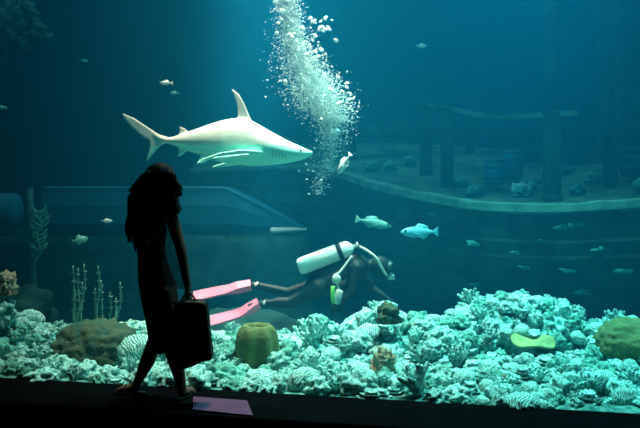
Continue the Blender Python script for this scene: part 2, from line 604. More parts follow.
REGIONS = [  # px range, label place, group
    (0, 130, 'left of the woman', 'corals on the reef left of the woman'),
    (130, 300, 'between the woman and the diver', 'corals between the woman and the diver'),
    (300, 440, 'under the scuba diver', 'corals under the scuba diver'),
    (440, 640, 'on the high right hand mound', 'corals on the high right hand mound'),
]
LOOK = {'coral_lump': 'small knobby pale green coral lump', 'brain_coral': 'small round coral with winding grooves',
        'finger_coral': 'small branching finger coral', 'plate_coral': 'small tiered plate coral'}
PROTO = {}
for kind, n in (('coral_lump', 6), ('brain_coral', 3), ('finger_coral', 4), ('plate_coral', 3)):
    PROTO[kind] = [proto(kind, 5 + i * 7 + len(kind)) for i in range(n)]
fresh = {o.name for v in PROTO.values() for o in v}
spots = []
rr = random.Random(21)
tries = 0
KINDS = ['coral_lump'] * 11 + ['brain_coral'] * 3 + ['finger_coral'] * 4 + ['plate_coral'] * 3
while len(spots) < 520 and tries < 60000:
    tries += 1
    px = rr.uniform(-8, 650)
    Y = rr.uniform(5.2, 7.5)
    x = (px - 320) / 800 * Y
    d = (Vector((x, Y)) - WA).dot(-WN)
    if d < 0.13 or d > 1.9:
        continue
    size = rr.choice((0.06, 0.08, 0.09, 0.10, 0.12, 0.14))
    if px > 430 or px < 130:
        size *= 0.72
    kind = rr.choice(KINDS)
    if kind == 'plate_coral':
        size = min(size, 0.085)
    if any((x - a) ** 2 + (Y - b) ** 2 < ((size + c) * 0.60) ** 2 for a, b, c in spots):
        continue
    if d - size < 0.03:
        continue
    spots.append((x, Y, size))
    src = rr.choice(PROTO[kind])
    if src.name in fresh:
        o = src
        fresh.discard(src.name)
    else:
        o = src.copy()
        COL.objects.link(o)
    z = height(x, Y)
    e = 0.03
    nrm = Vector((height(x - e, Y) - height(x + e, Y), height(x, Y - e) - height(x, Y + e), 2 * e)).normalized()
    nrm = (nrm + Vector((0, 0, 0.6))).normalized()
    o.scale = (size * rr.uniform(0.85, 1.25), size * rr.uniform(0.85, 1.2), size * rr.uniform(0.8, 1.2))
    o.rotation_euler = (nrm.to_track_quat('Z', 'Y').to_matrix() @ Matrix.Rotation(rr.uniform(0, 6.28), 3, 'Z')).to_euler()
    o.location = Vector((x, Y, z)) + nrm * size * 0.22
    for a, b, place, grp in REGIONS:
        if a <= max(0, min(639, px)) < b:
            tag(o, LOOK[kind] + ' ' + place, 'coral', LOOK[kind].replace('small ', '') + 's ' + place)

# ---- singular corals and sponges
bm = bmesh.new()     # olive barrel sponge
rings = []
for k, (z, r_) in enumerate([(-0.12, .10), (0, .135), (.10, .165), (.20, .165), (.28, .145), (.32, .115), (.325, .09), (.27, .07), (.15, .05)]):
    rings.append([Vector((r_ * (1 + .10 * math.cos(7 * a + k * .2)) * math.cos(a), r_ * (1 + .10 * math.cos(7 * a + k * .2)) * math.sin(a), z)) for a in [2 * PI * q / 42 for q in range(42)]])
add_rings(bm, rings)
o = finish('barrel_sponge', bm, M['olive'], mods=(('SUBSURF', dict(levels=1, render_levels=1)),))
p = P(257, 372, 6.3)
o.location = (p.x, 6.3, 0.0)
tag(o, 'olive brown ribbed barrel sponge on the reef below the pink fins', 'sponge')


def big_coral(name, key, px, py, Y, radii, seed, label, cat='coral', **kw):
    bm = bmesh.new()
    lumpy(bm, radii, seed, 5, **kw)
    o = finish(name, bm, M[key])
    o.location = P(px, py, Y)
    return tag(o, label, cat)


big_coral('dome_coral', 'brown', 97, 352, 6.55, (.36, .32, .27), 51, 'large dim brown dome coral on the reef left of the woman', big=.1, cell=13, cellamp=.03, fine=.015, flat=-.75)
big_coral('boulder_coral', 'olive', 634, 343, 6.35, (.30, .30, .20), 57, 'wide olive brown boulder coral at the right edge of the reef', big=.12, cell=18, cellamp=.02, fine=.01, flat=-.8)
big_coral('sponge', 'rust', 383, 368, 6.0, (.09, .09, .16), 61, 'rusty pink lumpy sponge standing on the reef under the diver', 'sponge', big=.2, cell=16, cellamp=.03)
big_coral('tube_sponge', 'brown', 388, 318, 6.45, (.10, .09, .12), 67, 'sandy brown knobby sponge on top of the green coral mound', 'sponge', big=.2, cell=16, cellamp=.03)
big_coral('tube_sponge', 'rust', 503, 390, 5.55, (.055, .055, .085), 71, 'short brown stubby sponge at the window under the high mound', 'sponge', big=.15, cell=20, cellamp=.02)
big_coral('cup_coral', 'rust', 6, 288, 6.6, (.09, .10, .14), 73, 'sandy brown cup coral at the left edge of the reef', big=.2, cell=16, cellamp=.03)
big_coral('tall_coral', 'reef', 0, 318, 6.55, (.12, .12, .20), 77, 'pale upright coral at the left edge under the cup coral', big=.2, cell=14, cellamp=.04)
big_coral('green_coral', 'reef3', 318, 332, 7.0, (.13, .12, .16), 83, 'dim green coral clump under the belly of the diver', big=.2, cell=14, cellamp=.04)

bm = bmesh.new()     # yellow plate coral on the high mound
rings = []
for z, k in [(-.03, .3), (-.005, .85), (.012, 1), (.02, .8), (.008, .2)]:
    rings.append([Vector((.19 * k * math.cos(a) * (1 + .1 * noise.noise((math.cos(a) * 2, math.sin(a) * 2, 4))), .15 * k * math.sin(a), z + .02 * k * math.sin(3 * a))) for a in [2 * PI * q / 36 for q in range(36)]])
add_rings(bm, rings)
o = finish('table_coral', bm, M['yellow'], mods=(('SUBSURF', dict(levels=1, render_levels=1)),))
o.location = P(533, 342, 6.32)
o.rotation_euler = (0.22, 0.05, 0)
tag(o, 'flat yellow green table coral on the face of the high mound', 'coral')

# sea whips left of the woman
for nm, px0, tops, lab in (
        ('sea_whip', 78, [(73, 266), (78, 268), (84, 264), (82, 282), (75, 290)], 'tall pale sea whip with bunched stems behind the dome coral'),
        ('sea_whip', 98, [(98, 266), (101, 280), (95, 288)], 'thin pale sea whip next right of the bunched one'),
        ('sea_whip', 112, [(110, 292), (120, 282), (116, 298)], 'short dim sea whip nearest to the woman')):
    root = thing(nm, lab, 'sea whip', P(px0, 345, 6.95))
    for tx, ty in tops:
        bm = bmesh.new()
        a, b = P(px0, 350, 6.95), P(tx, ty, 6.95 + random.uniform(-.1, .1))
        path = smooth_path([a, a.lerp(b, .35) + Vector((random.uniform(-.03, .03), 0, 0)), a.lerp(b, .7) + Vector(((b.x - a.x) * .3, .02, 0)), b], 6)
        add_tube(bm, path, lerp_list([.011, .010, .008, .005], len(path)), 7)
        for q in range(4, len(path) - 1, 2):
            for sgn in (-1, 1):
                add_capsule(bm, path[q], path[q] + Vector((sgn * .016, random.uniform(-.01, .01), .012)), .006, .004, 5)
        finish('stem', bm, M['whip'], root)

# upright pipe left, with a tuft of weed on it
root = thing('standpipe', 'thin upright pipe at the far left beside the blue drum', 'pipe', P(34, 345, 8.6))
bm = bmesh.new()
add_tube(bm, [P(34, 375, 8.6), P(34, 300, 8.6), P(32, 240, 8.6), P(30, 188, 8.6)], .035, 12)
finish('pipe', bm, M['pipe'], root)
bm = bmesh.new()
stalk = smooth_path([P(33, 262, 8.60), P(40, 250, 8.54), P(37, 236, 8.52), P(41, 222, 8.52), P(38, 212, 8.53)], 7)
add_tube(bm, stalk, lerp_list([.02, .016, .014, .008], len(stalk)), 8)
for q, c in enumerate(stalk[3:]):
    sg = 1 if q % 2 else -1
    e = c + Vector((sg * random.uniform(.05, .10), random.uniform(-.04, .04), random.uniform(.05, .10)))
    add_chain(bm, [c, c.lerp(e, .55) + Vector((sg * .012, 0, -.012)), e], [.013, .014, .006], 6)
plabel(finish('weed_tuft', bm, M['whip'], root), 'fuzzy weed on the pipe')

# ------------------------------------------------------------------ far left: ledge, boat, drum, rocks
def rock(name, px, py, Y, radii, seed, label, key='rock', **kw):
    bm = bmesh.new()
    kw.setdefault('big', .25)
    kw.setdefault('cell', 4)
    kw.setdefault('cellamp', .10)
    lumpy(bm, radii, seed, 5, flat=kw.pop('flat', -.9), **kw)
    o = finish(name, bm, M[key])
    o.location = P(px, py, Y)
    return tag(o, label, 'rock')


bm = bmesh.new()     # dark shelf that carries boat and drum
NR = 160
rings = []
for z, k in [(-.62, 1.08), (-.1, 1.06), (.05, 1.02), (.2, 1.05), (.35, 1.0), (.5, 1.03), (.62, 1.0), (.72, 1.01), (.76, .97), (.795, .90), (.795, .3)]:
    ring = []
    for q in range(NR):
        a = 2 * PI * q / NR
        c, s = math.cos(a), math.sin(a)
        ex = 2.9 * k * (abs(c) ** .45) * (1 if c > 0 else -1)
        ey = 0.9 * k * (abs(s) ** .45) * (1 if s > 0 else -1)
        nn = (noise.noise((ex * 1.5, ey * 1.5, z * 2)) * .14 + noise.noise((ex * 5, ey * 5, z * 6)) * .07) if z < .8 else 0
        ring.append(Vector((-3.1 + ex + nn, 10.0 + ey + nn, z)))
    rings.append(ring)
add_rings(bm, rings)
o = finish('rock_shelf', bm, M['rock'])
tag(o, 'long dark rock shelf carrying the pale blue boat', 'rock')

# pale blue boat, bow to the right
bt = thing('sunken_boat', 'pale blue sunken boat with pointed bow lying behind the woman', 'boat', (-2.0, 9.6, .83))
bow = P(303, 232, 9.35)
X_ST, X_BW = P(42, 200, 9.35).x, bow.x
bm = bmesh.new()
rings = []
NS = 30
for i in range(NS + 1):
    t = i / NS
    x = X_ST + (X_BW - X_ST) * t
    u = max(0.0, (t - .70) / .30)
    half = .50 * (1 - u ** 1.6) + .012
    top = 1.345 - (1.345 - bow.z - .01) * u ** 1.1
    bot = .80 + (bow.z - .02 - .80) * u ** 2
    yc = 9.85 - .0 * t
    h = top - bot
    prof = [(0, bot), (half * .62, bot), (half * .80, bot + h * .22), (half * .86, bot + h * .24), (half * .93, bot + h * .60), (half * .99, bot + h * .62),
            (half, top - .02 * (1 - u)), (half * .94, top), (0, top + .012 * (1 - u))]
    ring = [Vector((x, yc - a, z)) for a, z in prof] + [Vector((x, yc + a, z)) for a, z in prof[-2:0:-1]]
    rings.append(ring)
add_rings(bm, rings)
finish('hull', bm, M['boat'], bt, smooth=False)
bm = bmesh.new()
path = [Vector((X_ST + (X_BW - X_ST) * t, 9.85 - (.50 * (1 - max(0, (t - .70) / .30) ** 1.6) + .012), 1.345 - (1.345 - bow.z - .01) * max(0, (t - .70) / .30) ** 1.1)) for t in [k / 40 for k in range(41)]]
add_tube(bm, path, .022, 8)
finish('rub_rail', bm, M['boat'], bt)
bm = bmesh.new()
add_capsule(bm, bow + Vector((-.36, 0.2, .0)), bow + Vector((0.02, .50, .0)), .045, .02, 10)
plabel(finish('bow_fender', bm, M['white'], bt), 'bright white strip at the bow')

# blue drum on the shelf
dr = thing('drum', 'rounded pale blue drum lying at the far left of the rock shelf', 'drum', P(0, 226, 9.2))
bm = bmesh.new()
c0, c1 = P(-60, 205, 9.45), P(22, 205, 9.45)
R = .20
prof = [(0, .0), (0.0, R * .5), (.02, R * .86), (.05, R), (.30, R), (.315, R + .012), (.33, R), (.60, R), (.615, R + .012), (.63, R), (.88, R), (.91, R * .92), (.94, R * .7), (.95, .01)]
rings = []
for tx, r_ in prof:
    rings.append([Vector((c0.x + tx, c0.y + max(r_, .004) * math.cos(a), c0.z - .06 + max(r_, .004) * math.sin(a))) for a in [2 * PI * q / 32 for q in range(32)]])
add_rings(bm, rings)
finish('shell', bm, M['boat'], dr)

rock('dark_rock', 8, 340, 7.7, (.5, .4, .55), 91, 'dark rock standing behind the left end of the reef', flat=-.8)
rock('dark_rock', 240, 345, 8.4, (.9, .45, .34), 97, 'low dark rock under the bow of the blue boat', flat=-.8)

# dim overhang of coral in the top left corner, on a rock pillar at the left
rock('rock_stack', -46, 200, 12.1, (.95, .6, 4.4), 101, 'tall dark rock stack at the left edge', big=.12, cell=3, cellamp=.12, flat=-.62)
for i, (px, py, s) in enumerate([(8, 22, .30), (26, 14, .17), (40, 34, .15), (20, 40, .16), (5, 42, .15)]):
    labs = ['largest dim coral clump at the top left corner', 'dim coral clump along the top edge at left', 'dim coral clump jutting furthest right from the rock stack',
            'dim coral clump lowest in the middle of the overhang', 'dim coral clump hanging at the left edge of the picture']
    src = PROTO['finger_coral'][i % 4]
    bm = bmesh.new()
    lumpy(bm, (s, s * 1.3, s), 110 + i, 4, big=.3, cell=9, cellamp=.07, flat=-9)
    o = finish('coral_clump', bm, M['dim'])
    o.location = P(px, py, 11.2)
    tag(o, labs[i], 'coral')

# ------------------------------------------------------------------ the sunken ship at the right
EDGE = [(188, 171, 11.9), (240, 169, 11.9), (290, 168, 11.7), (335, 174, 11.2), (365, 184, 10.7), (400, 193, 10.2), (440, 201, 9.8), (480, 207, 9.4),
        (520, 209, 9.2), (560, 209, 9.05), (600, 207, 8.95), (640, 204, 8.9), (700, 197, 8.85), (790, 186, 8.9)]
edge = smooth_path([P(*e) for e in EDGE], 5)
ship = thing('shipwreck', 'large sunken wooden ship with a posted deck at the right', 'ship', (2.0, 10.0, 0.0))


def inward(i):
    d = edge[min(i + 1, len(edge) - 1)] - edge[max(i - 1, 0)]
    return Vector((-d.y, d.x, 0)).normalized()


bm = bmesh.new()
rings = []
NP = 9
for i, e in enumerate(edge):
    n = inward(i)
    ring = []
    ztop = e.z - .02
    zbot = -.58
    t_bow = min(1.0, i / 16)
    for k in range(NP):
        f0, f1 = k / NP, (k + 1) / NP
        for f, st in ((f0, 0.0), (f1 - .02, .0)):
            ins = .05 + 1.25 * f ** 2.6 + .02 * (k % 1) - (.018 if f == f0 else 0)
            ring.append(Vector((e.x, e.y, 0)) + n * ins * (0.6 + .4 * t_bow) + Vector((0, 0, ztop + (zbot - ztop) * f)))
    rings.append(ring)
back = []
for i, e in enumerate(edge):
    rings[i] = rings[i] + [Vector((e.x, e.y, -.58)) + inward(i) * 2.6, Vector((e.x, e.y, e.z - .02)) + inward(i) * 2.9 + Vector((0, 0, .45)), ]
add_rings(bm, rings)
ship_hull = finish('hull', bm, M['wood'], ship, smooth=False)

bm = bmesh.new()      # deck, sloping up to the far side
rings = []
for i, e in enumerate(edge):
    n = inward(i)
    far = e + n * 2.9 + Vector((0, 0, .47))
    near = e + n * .02
    pts = [near.lerp(far, k / 14) + Vector((0, 0, .025 * noise.noise((e.x * 3, k * .5, 0)))) for k in range(15)]
    rings.append(pts + [p - Vector((0, 0, .06)) for p in pts[::-1]])
add_rings(bm, rings)
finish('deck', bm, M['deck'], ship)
bm = bmesh.new()      # pale cap rail along the deck edge
rings = []
for i, e in enumerate(edge[12:]):
    n = inward(i + 12)
    hgt = .055 + .02 * noise.noise((e.x * 4, 0, 3))
    rings.append([e - n * .05 + Vector((0, 0, -.03)), e - n * .05 + Vector((0, 0, hgt)), e + n * .12 + Vector((0, 0, hgt + .01)), e + n * .12 + Vector((0, 0, -.03))])
add_rings(bm, rings)
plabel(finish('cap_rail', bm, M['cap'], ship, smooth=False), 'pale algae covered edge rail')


def post(px, ytop, ybase, wpx, Y):
    a, b = P(px, ytop, Y), P(px, ybase, Y)
    s = wpx / 800 * Y
    bm = bmesh.new()
    add_box(bm, (a.x, Y, (a.z + b.z) / 2 - .08), (s, s, a.z - b.z + .16), bevel=.012)
    add_box(bm, (a.x, Y, a.z + .02), (s * 1.18, s * 1.18, .05), bevel=.012)
    add_box(bm, (a.x, Y, b.z + .06), (s * 1.15, s * 1.15, .10), bevel=.012)
    finish('post', bm, M['wood'], ship)
    return a


post(426, 106, 176, 11, 11.2)
post(447, 111, 186, 12, 10.6)
post(552, 115, 204, 15, 9.6)
post(610, 160, 200, 12, 10.0)
bm = bmesh.new()
path = smooth_path([P(424, 104, 11.2), P(447, 108, 10.6), P(480, 115, 10.2), P(512, 117, 9.9), P(552, 114, 9.6), P(577, 113, 9.4)], 6)
rings = []
for p in path:
    rings.append([p + Vector((0, -.05, -.03)), p + Vector((0, -.05, .03)), p + Vector((0, .06, .03)), p + Vector((0, .06, -.03))])
add_rings(bm, rings)
plabel(finish('hand_rail', bm, M['deck'], ship, smooth=False), 'pale sagging top rail')
bm = bmesh.new()
a, b = P(330, 130, 12.6), P(720, 130, 12.0)
add_box(bm, (a + b) / 2, (b.x - a.x, .2, .2), Matrix.Rotation(math.atan2(b.y - a.y, b.x - a.x), 3, 'Z'), .03)
for px in (352, 470, 590):
    q = P(px, 130, 12.35)
    add_box(bm, (q.x, q.y, q.z - .45), (.14, .14, .95), None, .02)
finish('far_rail', bm, M['wood'], ship)
bm = bmesh.new()
for px, pt, Y, r_ in ((552, -60, 12.2, .13),):
    q = P(px, 170, Y)
    add_tube(bm, [Vector((q.x, Y, 1.3)), Vector((q.x, Y, 3)), Vector((q.x, Y, 4.9))], [r_, r_ * .95, r_ * .85], 14)
finish('mast', bm, M['wood'], ship)
bm = bmesh.new()      # deck house behind the posts at the far right
q0 = P(625, 150, 12.2)
add_box(bm, (q0.x + .5, 12.3, 2.9), (1.5, 1.0, 3.2), None, .04)
add_box(bm, (q0.x + .5, 12.3, 4.45), (1.7, 1.2, .12), None, .03)
finish('deck_house', bm, M['wood'], ship, smooth=False)


def deck_z(px, Y):
    """height of the deck at this column and depth"""
    x = (px - 320) / 800 * Y
    best = min(range(len(edge)), key=lambda i: min(((edge[i] + inward(i) * (2.9 * k / 20)) - Vector((x, Y, edge[i].z))).xy.length for k in range(21)))
    e, n = edge[best], inward(best)
    t = max(0, min(1, (Vector((x, Y, 0)) - Vector((e.x, e.y, 0))).dot(n) / 2.9))
    return x, e.z + .47 * t


# barrels and growth on the deck
def barrel(px, Y, h, r_, label, key, group=None):
    x, z = deck_z(px, Y)
    root = thing('barrel', label, 'barrel', (x, Y, z), group)
    bm = bmesh.new()
    rings = []
    for k in range(11):
        t = k / 10
        rr_ = r_ * (.80 + .20 * math.sin(PI * t))
        rings.append([Vector((x + rr_ * math.cos(a), Y + rr_ * math.sin(a), z + .04 + h * t)) for a in [2 * PI * q / 24 for q in range(24)]])
    add_rings(bm, rings)
    finish('staves', bm, M[key], root)
    for t in (.1, .32, .68, .9):
        bm = bmesh.new()
        rr_ = r_ * (.80 + .20 * math.sin(PI * t)) + .004
        c = [Vector((x + rr_ * math.cos(a), Y + rr_ * math.sin(a), z + .04 + h * t)) for a in [2 * PI * q / 24 for q in range(24)]]
        add_rings(bm, [[p + Vector((0, 0, -.015)) for p in c], [p + Vector((0, 0, .015)) for p in c]])
        finish('hoop', bm, M['pipe'], root)
    return root


barrel(494, 10.3, .36, .14, 'blue barrel standing mid deck between the ship posts', 'barrel')
barrel(512, 10.7, .40, .15, 'taller blue barrel behind the first one on the ship deck', 'barrel')
barrel(632, 10.2, .38, .17, 'dark barrel by the short post at the right end of the deck', 'wood')
rg = random.Random(5)
for i, (px, Y, s) in enumerate([(462, 10.6, .09), (475, 10.0, .11), (520, 10.0, .13), (533, 10.3, .08), (577, 9.8, .10), (592, 10.4, .11), (410, 11.6, .10), (390, 11.4, .09), (372, 11.4, .10), (640, 9.6, .10)]):
    labs = ['small coral clump left of the blue barrels on the deck', 'coral clump between the left posts and the barrels', 'palest coral clump just right of the blue barrels',
            'tiny coral clump between the barrels and the thick post', 'coral clump right of the thick post on the deck', 'dim coral clump beside the short post',
            'dim coral clump left of the first pair of posts', 'small dim coral clump far left on the deck, second from the rail end', 'dim coral clump at the left tip of the deck',
            'coral clump on the deck at the right edge of the picture']
    bm = bmesh.new()
    lumpy(bm, (s, s, s * .9), 140 + i, 4, big=.3, cell=16, cellamp=.04, flat=-.5)
    o = finish('deck_coral', bm, M['reef2' if i == 2 else 'reef3'])
    x, z = deck_z(px, Y)
    o.location = (x, Y, z + s * .4)
    tag(o, labs[i], 'coral')
# barnacle patches on the hull side
from mathutils.bvhtree import BVHTree
hull = ship_hull
bpy.context.view_layer.update()
hb = BVHTree.FromPolygons([v.co.copy() for v in hull.data.vertices], [p.vertices[:] for p in hull.data.polygons])
for i, (px, py, s) in enumerate([(476, 243, .06), (515, 252, .05), (524, 267, .05), (562, 227, .05), (575, 225, .06), (567, 270, .06), (625, 270, .08), (480, 285, .06), (585, 292, .06), (433, 215, .05), (600, 250, .05), (540, 240, .045)]):
    d = (P(px, py, 10) - cam.location).normalized()
    loc, nor, idx, dist = hb.ray_cast(cam.location, d)
    if loc is None:
        continue
    bm = bmesh.new()
    lumpy(bm, (s * 1.7, s * .6, s * .6), 160 + i, 3, big=.3, cell=14, cellamp=.04, flat=-9)
    o = finish('barnacle_patch', bm, M['reef3'])
    o.location = loc
    tag(o, 'small pale barnacle patch on the dark side of the ship', 'barnacles', 'barnacle patches on the hull')

# ------------------------------------------------------------------ shark
SY = 7.6
k = SY / 800
sh = P(230, 140, SY)
bm = bmesh.new()
#        px   top  bottom half-width px
SEC = [(313, 151.5, 154.5, 1.2), (308, 149.5, 157.5, 5), (300, 146, 160.5, 9), (288, 140.5, 163, 12.5), (272, 132, 165, 15), (258, 124, 166, 16), (246, 118.5, 166, 16),
       (232, 118.5, 164.5, 15), (218, 121.5, 161.5, 13), (204, 126, 157, 10.5), (190, 131, 152, 8), (178, 135, 147.5, 5.5), (168, 137.5, 144, 3.6), (160, 136, 141, 2.4), (154, 132, 138, 1.6)]
rings = []
cs = smooth_path([Vector((a, (b + c) / 2, 0)) for a, b, c, d in SEC], 4)
hs = smooth_path([Vector(((c - b) / 2, d, 0)) for a, b, c, d in SEC], 4)
for c, h in zip(cs, hs):
    cen = P(c.x, c.y, SY) - sh
    ring = []
    for q in range(28):
        a = 2 * PI * q / 28
        zz = math.sin(a)
        ring.append(cen + Vector((0, max(h.y, .8) * k * math.cos(a) * (1 - .18 * max(0, -zz)), max(h.x, .8) * k * zz)))
    rings.append(ring)
add_rings(bm, rings)


def fin_plate(pts, thick, dy=()):
    out = [P(a, b, SY + (d[0] if d else 0)) - sh for a, b, *d in pts]
    n = (out[1] - out[0]).cross(out[2] - out[1])
    add_plate(bm, out, thick, n if n.length > 1e-9 else (0, 1, 0))


# tail: long upper lobe, short lower lobe
fin_plate([(166, 143), (168, 137), (158, 134), (146, 126), (134, 118), (122, 113), (124, 119), (131, 127), (140, 135), (150, 141), (150, 148), (146, 162), (153, 154), (160, 146)], .022)
# first dorsal fin
fin_plate([(253, 124), (249, 115), (245, 105), (239, 94), (231, 88), (233, 93), (236, 101), (238, 109), (237, 122)], .018)
# second dorsal, anal and pelvic fins
fin_plate([(190, 133), (184, 128), (179, 126), (180, 131), (178, 137)], .018)
fin_plate([(188, 150), (182, 155), (177, 157), (179, 152), (178, 146)], .018)
fin_plate([(212, 158, -.05), (203, 163, -.09), (196, 164, -.10), (199, 160, -.08), (201, 155, -.04)], .018)
fin_plate([(212, 158, .05), (203, 163, .09), (196, 164, .10), (199, 160, .08), (201, 155, .04)], .018)
# pectoral fins, near one sweeping out and back
fin_plate([(266, 153, -.10), (258, 151, -.20), (240, 150, -.33), (220, 153, -.43), (200, 160, -.48), (214, 158, -.36), (232, 156, -.22), (247, 156, -.11)], .02)
fin_plate([(266, 158, .10), (258, 161, .20), (242, 164, .33), (226, 166, .42), (212, 167, .46), (222, 164, .36), (236, 161, .22), (248, 158, .11)], .02)
shark = finish('shark', bm, M['shark'], mods=REM(.0085, 4))
shark.location = sh
tag(shark, 'pale grey shark, white belly painted in teal shade, swimming to the right', 'shark')
for sgn in (-1, 1):
    bm = bmesh.new()
    add_ball(bm, P(301, 150.5, SY) + Vector((0, sgn * .078, 0)), .011)
    finish('eye', bm, M['eye'], shark)
bm = bmesh.new()
for q in range(5):
    x = 273 + q * 3
    h = .058
    pts = [P(x + .8 * math.sin(t * 2), 149 + 9 * t, SY) + Vector((0, -(.140 - .006 * q - .02 * abs(t - .4)), 0)) for t in (0, .25, .5, .75, 1)]
    add_tube(bm, pts, .0022, 5)
finish('gill_slits', bm, M['pipe'], shark)

# ------------------------------------------------------------------ fishes
def make_fish(name, label, cat, px, py, Y, length, key, depth=.30, yaw=0.0, pitch=0.0, group=None, lift=0):
    """fish whose nose points to local +x"""
    bm = bmesh.new()
    sec = [(.5, .02, .01), (.45, .35, .3), (.35, .72, .7), (.18, 1, 1), (0, .95, .9), (-.18, .66, .6), (-.32, .30, .3), (-.38, .24, .14), (-.44, .55, .05), (-.5, .98, .03)]
    rings = []
    for t, h, w_ in sec:
        fork = .07 if t < -.47 else 0
        rings.append([Vector((t * length - (fork * length * (abs(math.sin(a)) - .6)), w_ * depth * length * .30 * math.cos(a), h * depth * length * .5 * math.sin(a))) for a in [2 * PI * q / 18 for q in range(18)]])
    add_rings(bm, rings)
    L, D = length, depth * length
    add_plate(bm, [(.15 * L, 0, D * .42), (.02 * L, 0, D * .78), (-.10 * L, 0, D * .72), (-.24 * L, 0, D * .50), (-.26 * L, 0, D * .2)], .012 * L, (0, 1, 0))
    add_plate(bm, [(.0 * L, 0, -D * .40), (-.10 * L, 0, -D * .68), (-.22 * L, 0, -D * .46), (-.26 * L, 0, -D * .2)], .012 * L, (0, 1, 0))
    for sgn in (-1, 1):
        add_plate(bm, [(.16 * L, sgn * D * .26, -.02 * L), (.04 * L, sgn * D * .52, -.05 * L), (.0, sgn * D * .50, -.10 * L), (.10 * L, sgn * D * .27, -.08 * L)], .012 * L, (0, 0.4 * sgn, 1))
    o = finish(name, bm, M[key])
    o.location = P(px, py, Y)
    o.rotation_euler = (0, -pitch, yaw)
    tag(o, label, cat, group)
    for sgn in (-1, 1):
        bm = bmesh.new()
        add_ball(bm, (.38 * L, sgn * D * .17, .05 * L), .03 * L, None, 8, 6)
        e = finish('eye', bm, M['eye'])
        e.parent = o
    return o


make_fish('blue_fish', 'bright blue slender fish in front of the ship side', 'fish', 419, 232, 8.2, .40, 'bluefish', .28, PI + .2)
make_fish('grey_fish', 'dim teal fish just left of the bright blue one', 'fish', 374, 223, 8.5, .40, 'dullfish', .24, 0.2, -.22)
make_fish('white_fish', 'white fish tipped upward beside the foot of the bubbles', 'fish', 344, 164, 7.5, .24, 'silverfish', .30, PI / 2 + .9, -.9)
make_fish('small_fish', 'small silver fish above the tail of the shark', 'fish', 166, 83, 8.0, .13, 'silverfish', .34, PI)
make_fish('small_fish', 'tiny silver fish alone in open water right of the bubbles', 'fish', 422, 46, 9.0, .12, 'silverfish', .34, 0.1)
make_fish('small_fish', 'small dim fish above the sea whips', 'fish', 80, 240, 7.6, .15, 'dullfish', .45, .3, .2)
make_fish('small_fish', 'small pale fish in front of the blue boat left of the woman', 'fish', 107, 221, 7.8, .11, 'silverfish', .34, 0)
make_fish('small_fish', 'tiny dim fish under the coral overhang at top left', 'fish', 84, 61, 8.6, .10, 'dullfish', .34, 0)
make_fish('small_fish', 'small dim fish at the left edge half way up', 'fish', 2, 108, 7.2, .10, 'dullfish', .34, 0)
make_fish('small_fish', 'small dim fish close over the shark below the silver one', 'fish', 174, 93, 8.6, .10, 'dullfish', .34, PI)

# ------------------------------------------------------------------ scuba diver
DY = 7.8
D = lambda px, py, dy=0.0: P(px, py, DY + dy)
dv = thing('scuba_diver', 'scuba diver in dark wetsuit swimming right, white tank on back, pink fins', 'person', D(330, 285))
bm = bmesh.new()
hipN, hipF = D(318, 288, -.09), D(318, 286, .09)
add_chain(bm, [D(316, 287), D(332, 279), D(348, 271), D(358, 267)], [.115, .115, .135, .12], 16)
add_capsule(bm, D(356, 268, -.13), D(356, 268, .13), .085, .085, 14)
add_capsule(bm, hipN, hipF, .095, .095, 14)
add_chain(bm, [D(362, 266), D(372, 265)], [.06, .055])
add_ball(bm, D(380, 266), (.115, .085, .10), Matrix.Rotation(.5, 3, 'Y'))
add_ball(bm, D(384, 271), (.07, .07, .075))
# legs: near one lower
add_chain(bm, [hipN, D(290, 303, -.12), D(262, 303.5, -.10)], [.085, .055, .034], 14)
add_chain(bm, [D(290, 303, -.12), D(278, 302.5, -.11)], [.055, .052], 12)
add_chain(bm, [hipF, D(288, 293, .12), D(254, 285, .10)], [.085, .055, .034], 14)
# feet
add_capsule(bm, D(262, 303.5, -.10), D(250, 306, -.10), .034, .028)
add_capsule(bm, D(254, 285, .10), D(243, 287.5, .10), .034, .028)
# near arm reaching down and back to the gauge
add_chain(bm, [D(357, 268, -.18), D(352, 292, -.22), D(341, 304, -.22)], [.055, .042, .028])
# far arm reaching forward to the coral
add_chain(bm, [D(360, 268, .18), D(372, 288, .20), D(388, 299, .14)], [.055, .042, .028])


def hand(bm, wrist, direction, palm_n, size=.18, curl=.5, flip=1):
    d = Vector(direction).normalized()
    n = Vector(palm_n).normalized()
    s = d.cross(n).normalized()
    pl = size * .5
    c = wrist + d * pl * .5
    for q in (-1, -.33, .33, 1):
        add_capsule(bm, wrist + s * q * size * .10, wrist + d * pl + s * q * size * .17, size * .10, size * .085, 8)
    for q, L in ((-1, .36), (-.33, .45), (.33, .50), (1, .42)):
        a = wrist + d * pl + s * q * size * .18
        b = a + (d * math.cos(curl * .6) + n * math.sin(curl * .6)) * size * L * .5
        e = b + (d * math.cos(curl * 1.8) + n * math.sin(curl * 1.8)) * size * L * .5
        add_chain(bm, [a, b, e], [size * .055, size * .05, size * .04], 8)
    t0 = wrist + d * pl * .25 + s * size * .16 * flip
    t1 = t0 + (d * .6 + s * .8 * flip + n * .3).normalized() * size * .22
    t2 = t1 + (d * .9 + n * .5).normalized() * size * .18
    add_chain(bm, [t0, t1, t2], [size * .07, size * .06, size * .045], 8)


hand(bm, D(341, 304, -.22), (-.6, -.1, -.5), (0, 1, 0), .17, .8)
hand(bm, D(388, 299, .14), (.8, 0, -.5), (-.3, 0, -.8), .17, .5)
finish('body', bm, M['suit'], dv, mods=REM(.0085, 4))
# tank with band, shoulder and valve
a, b = D(298, 267), D(353, 246.5)
ax = (b - a).normalized()
L = (b - a).length
u_, v_ = frame_of(ax)


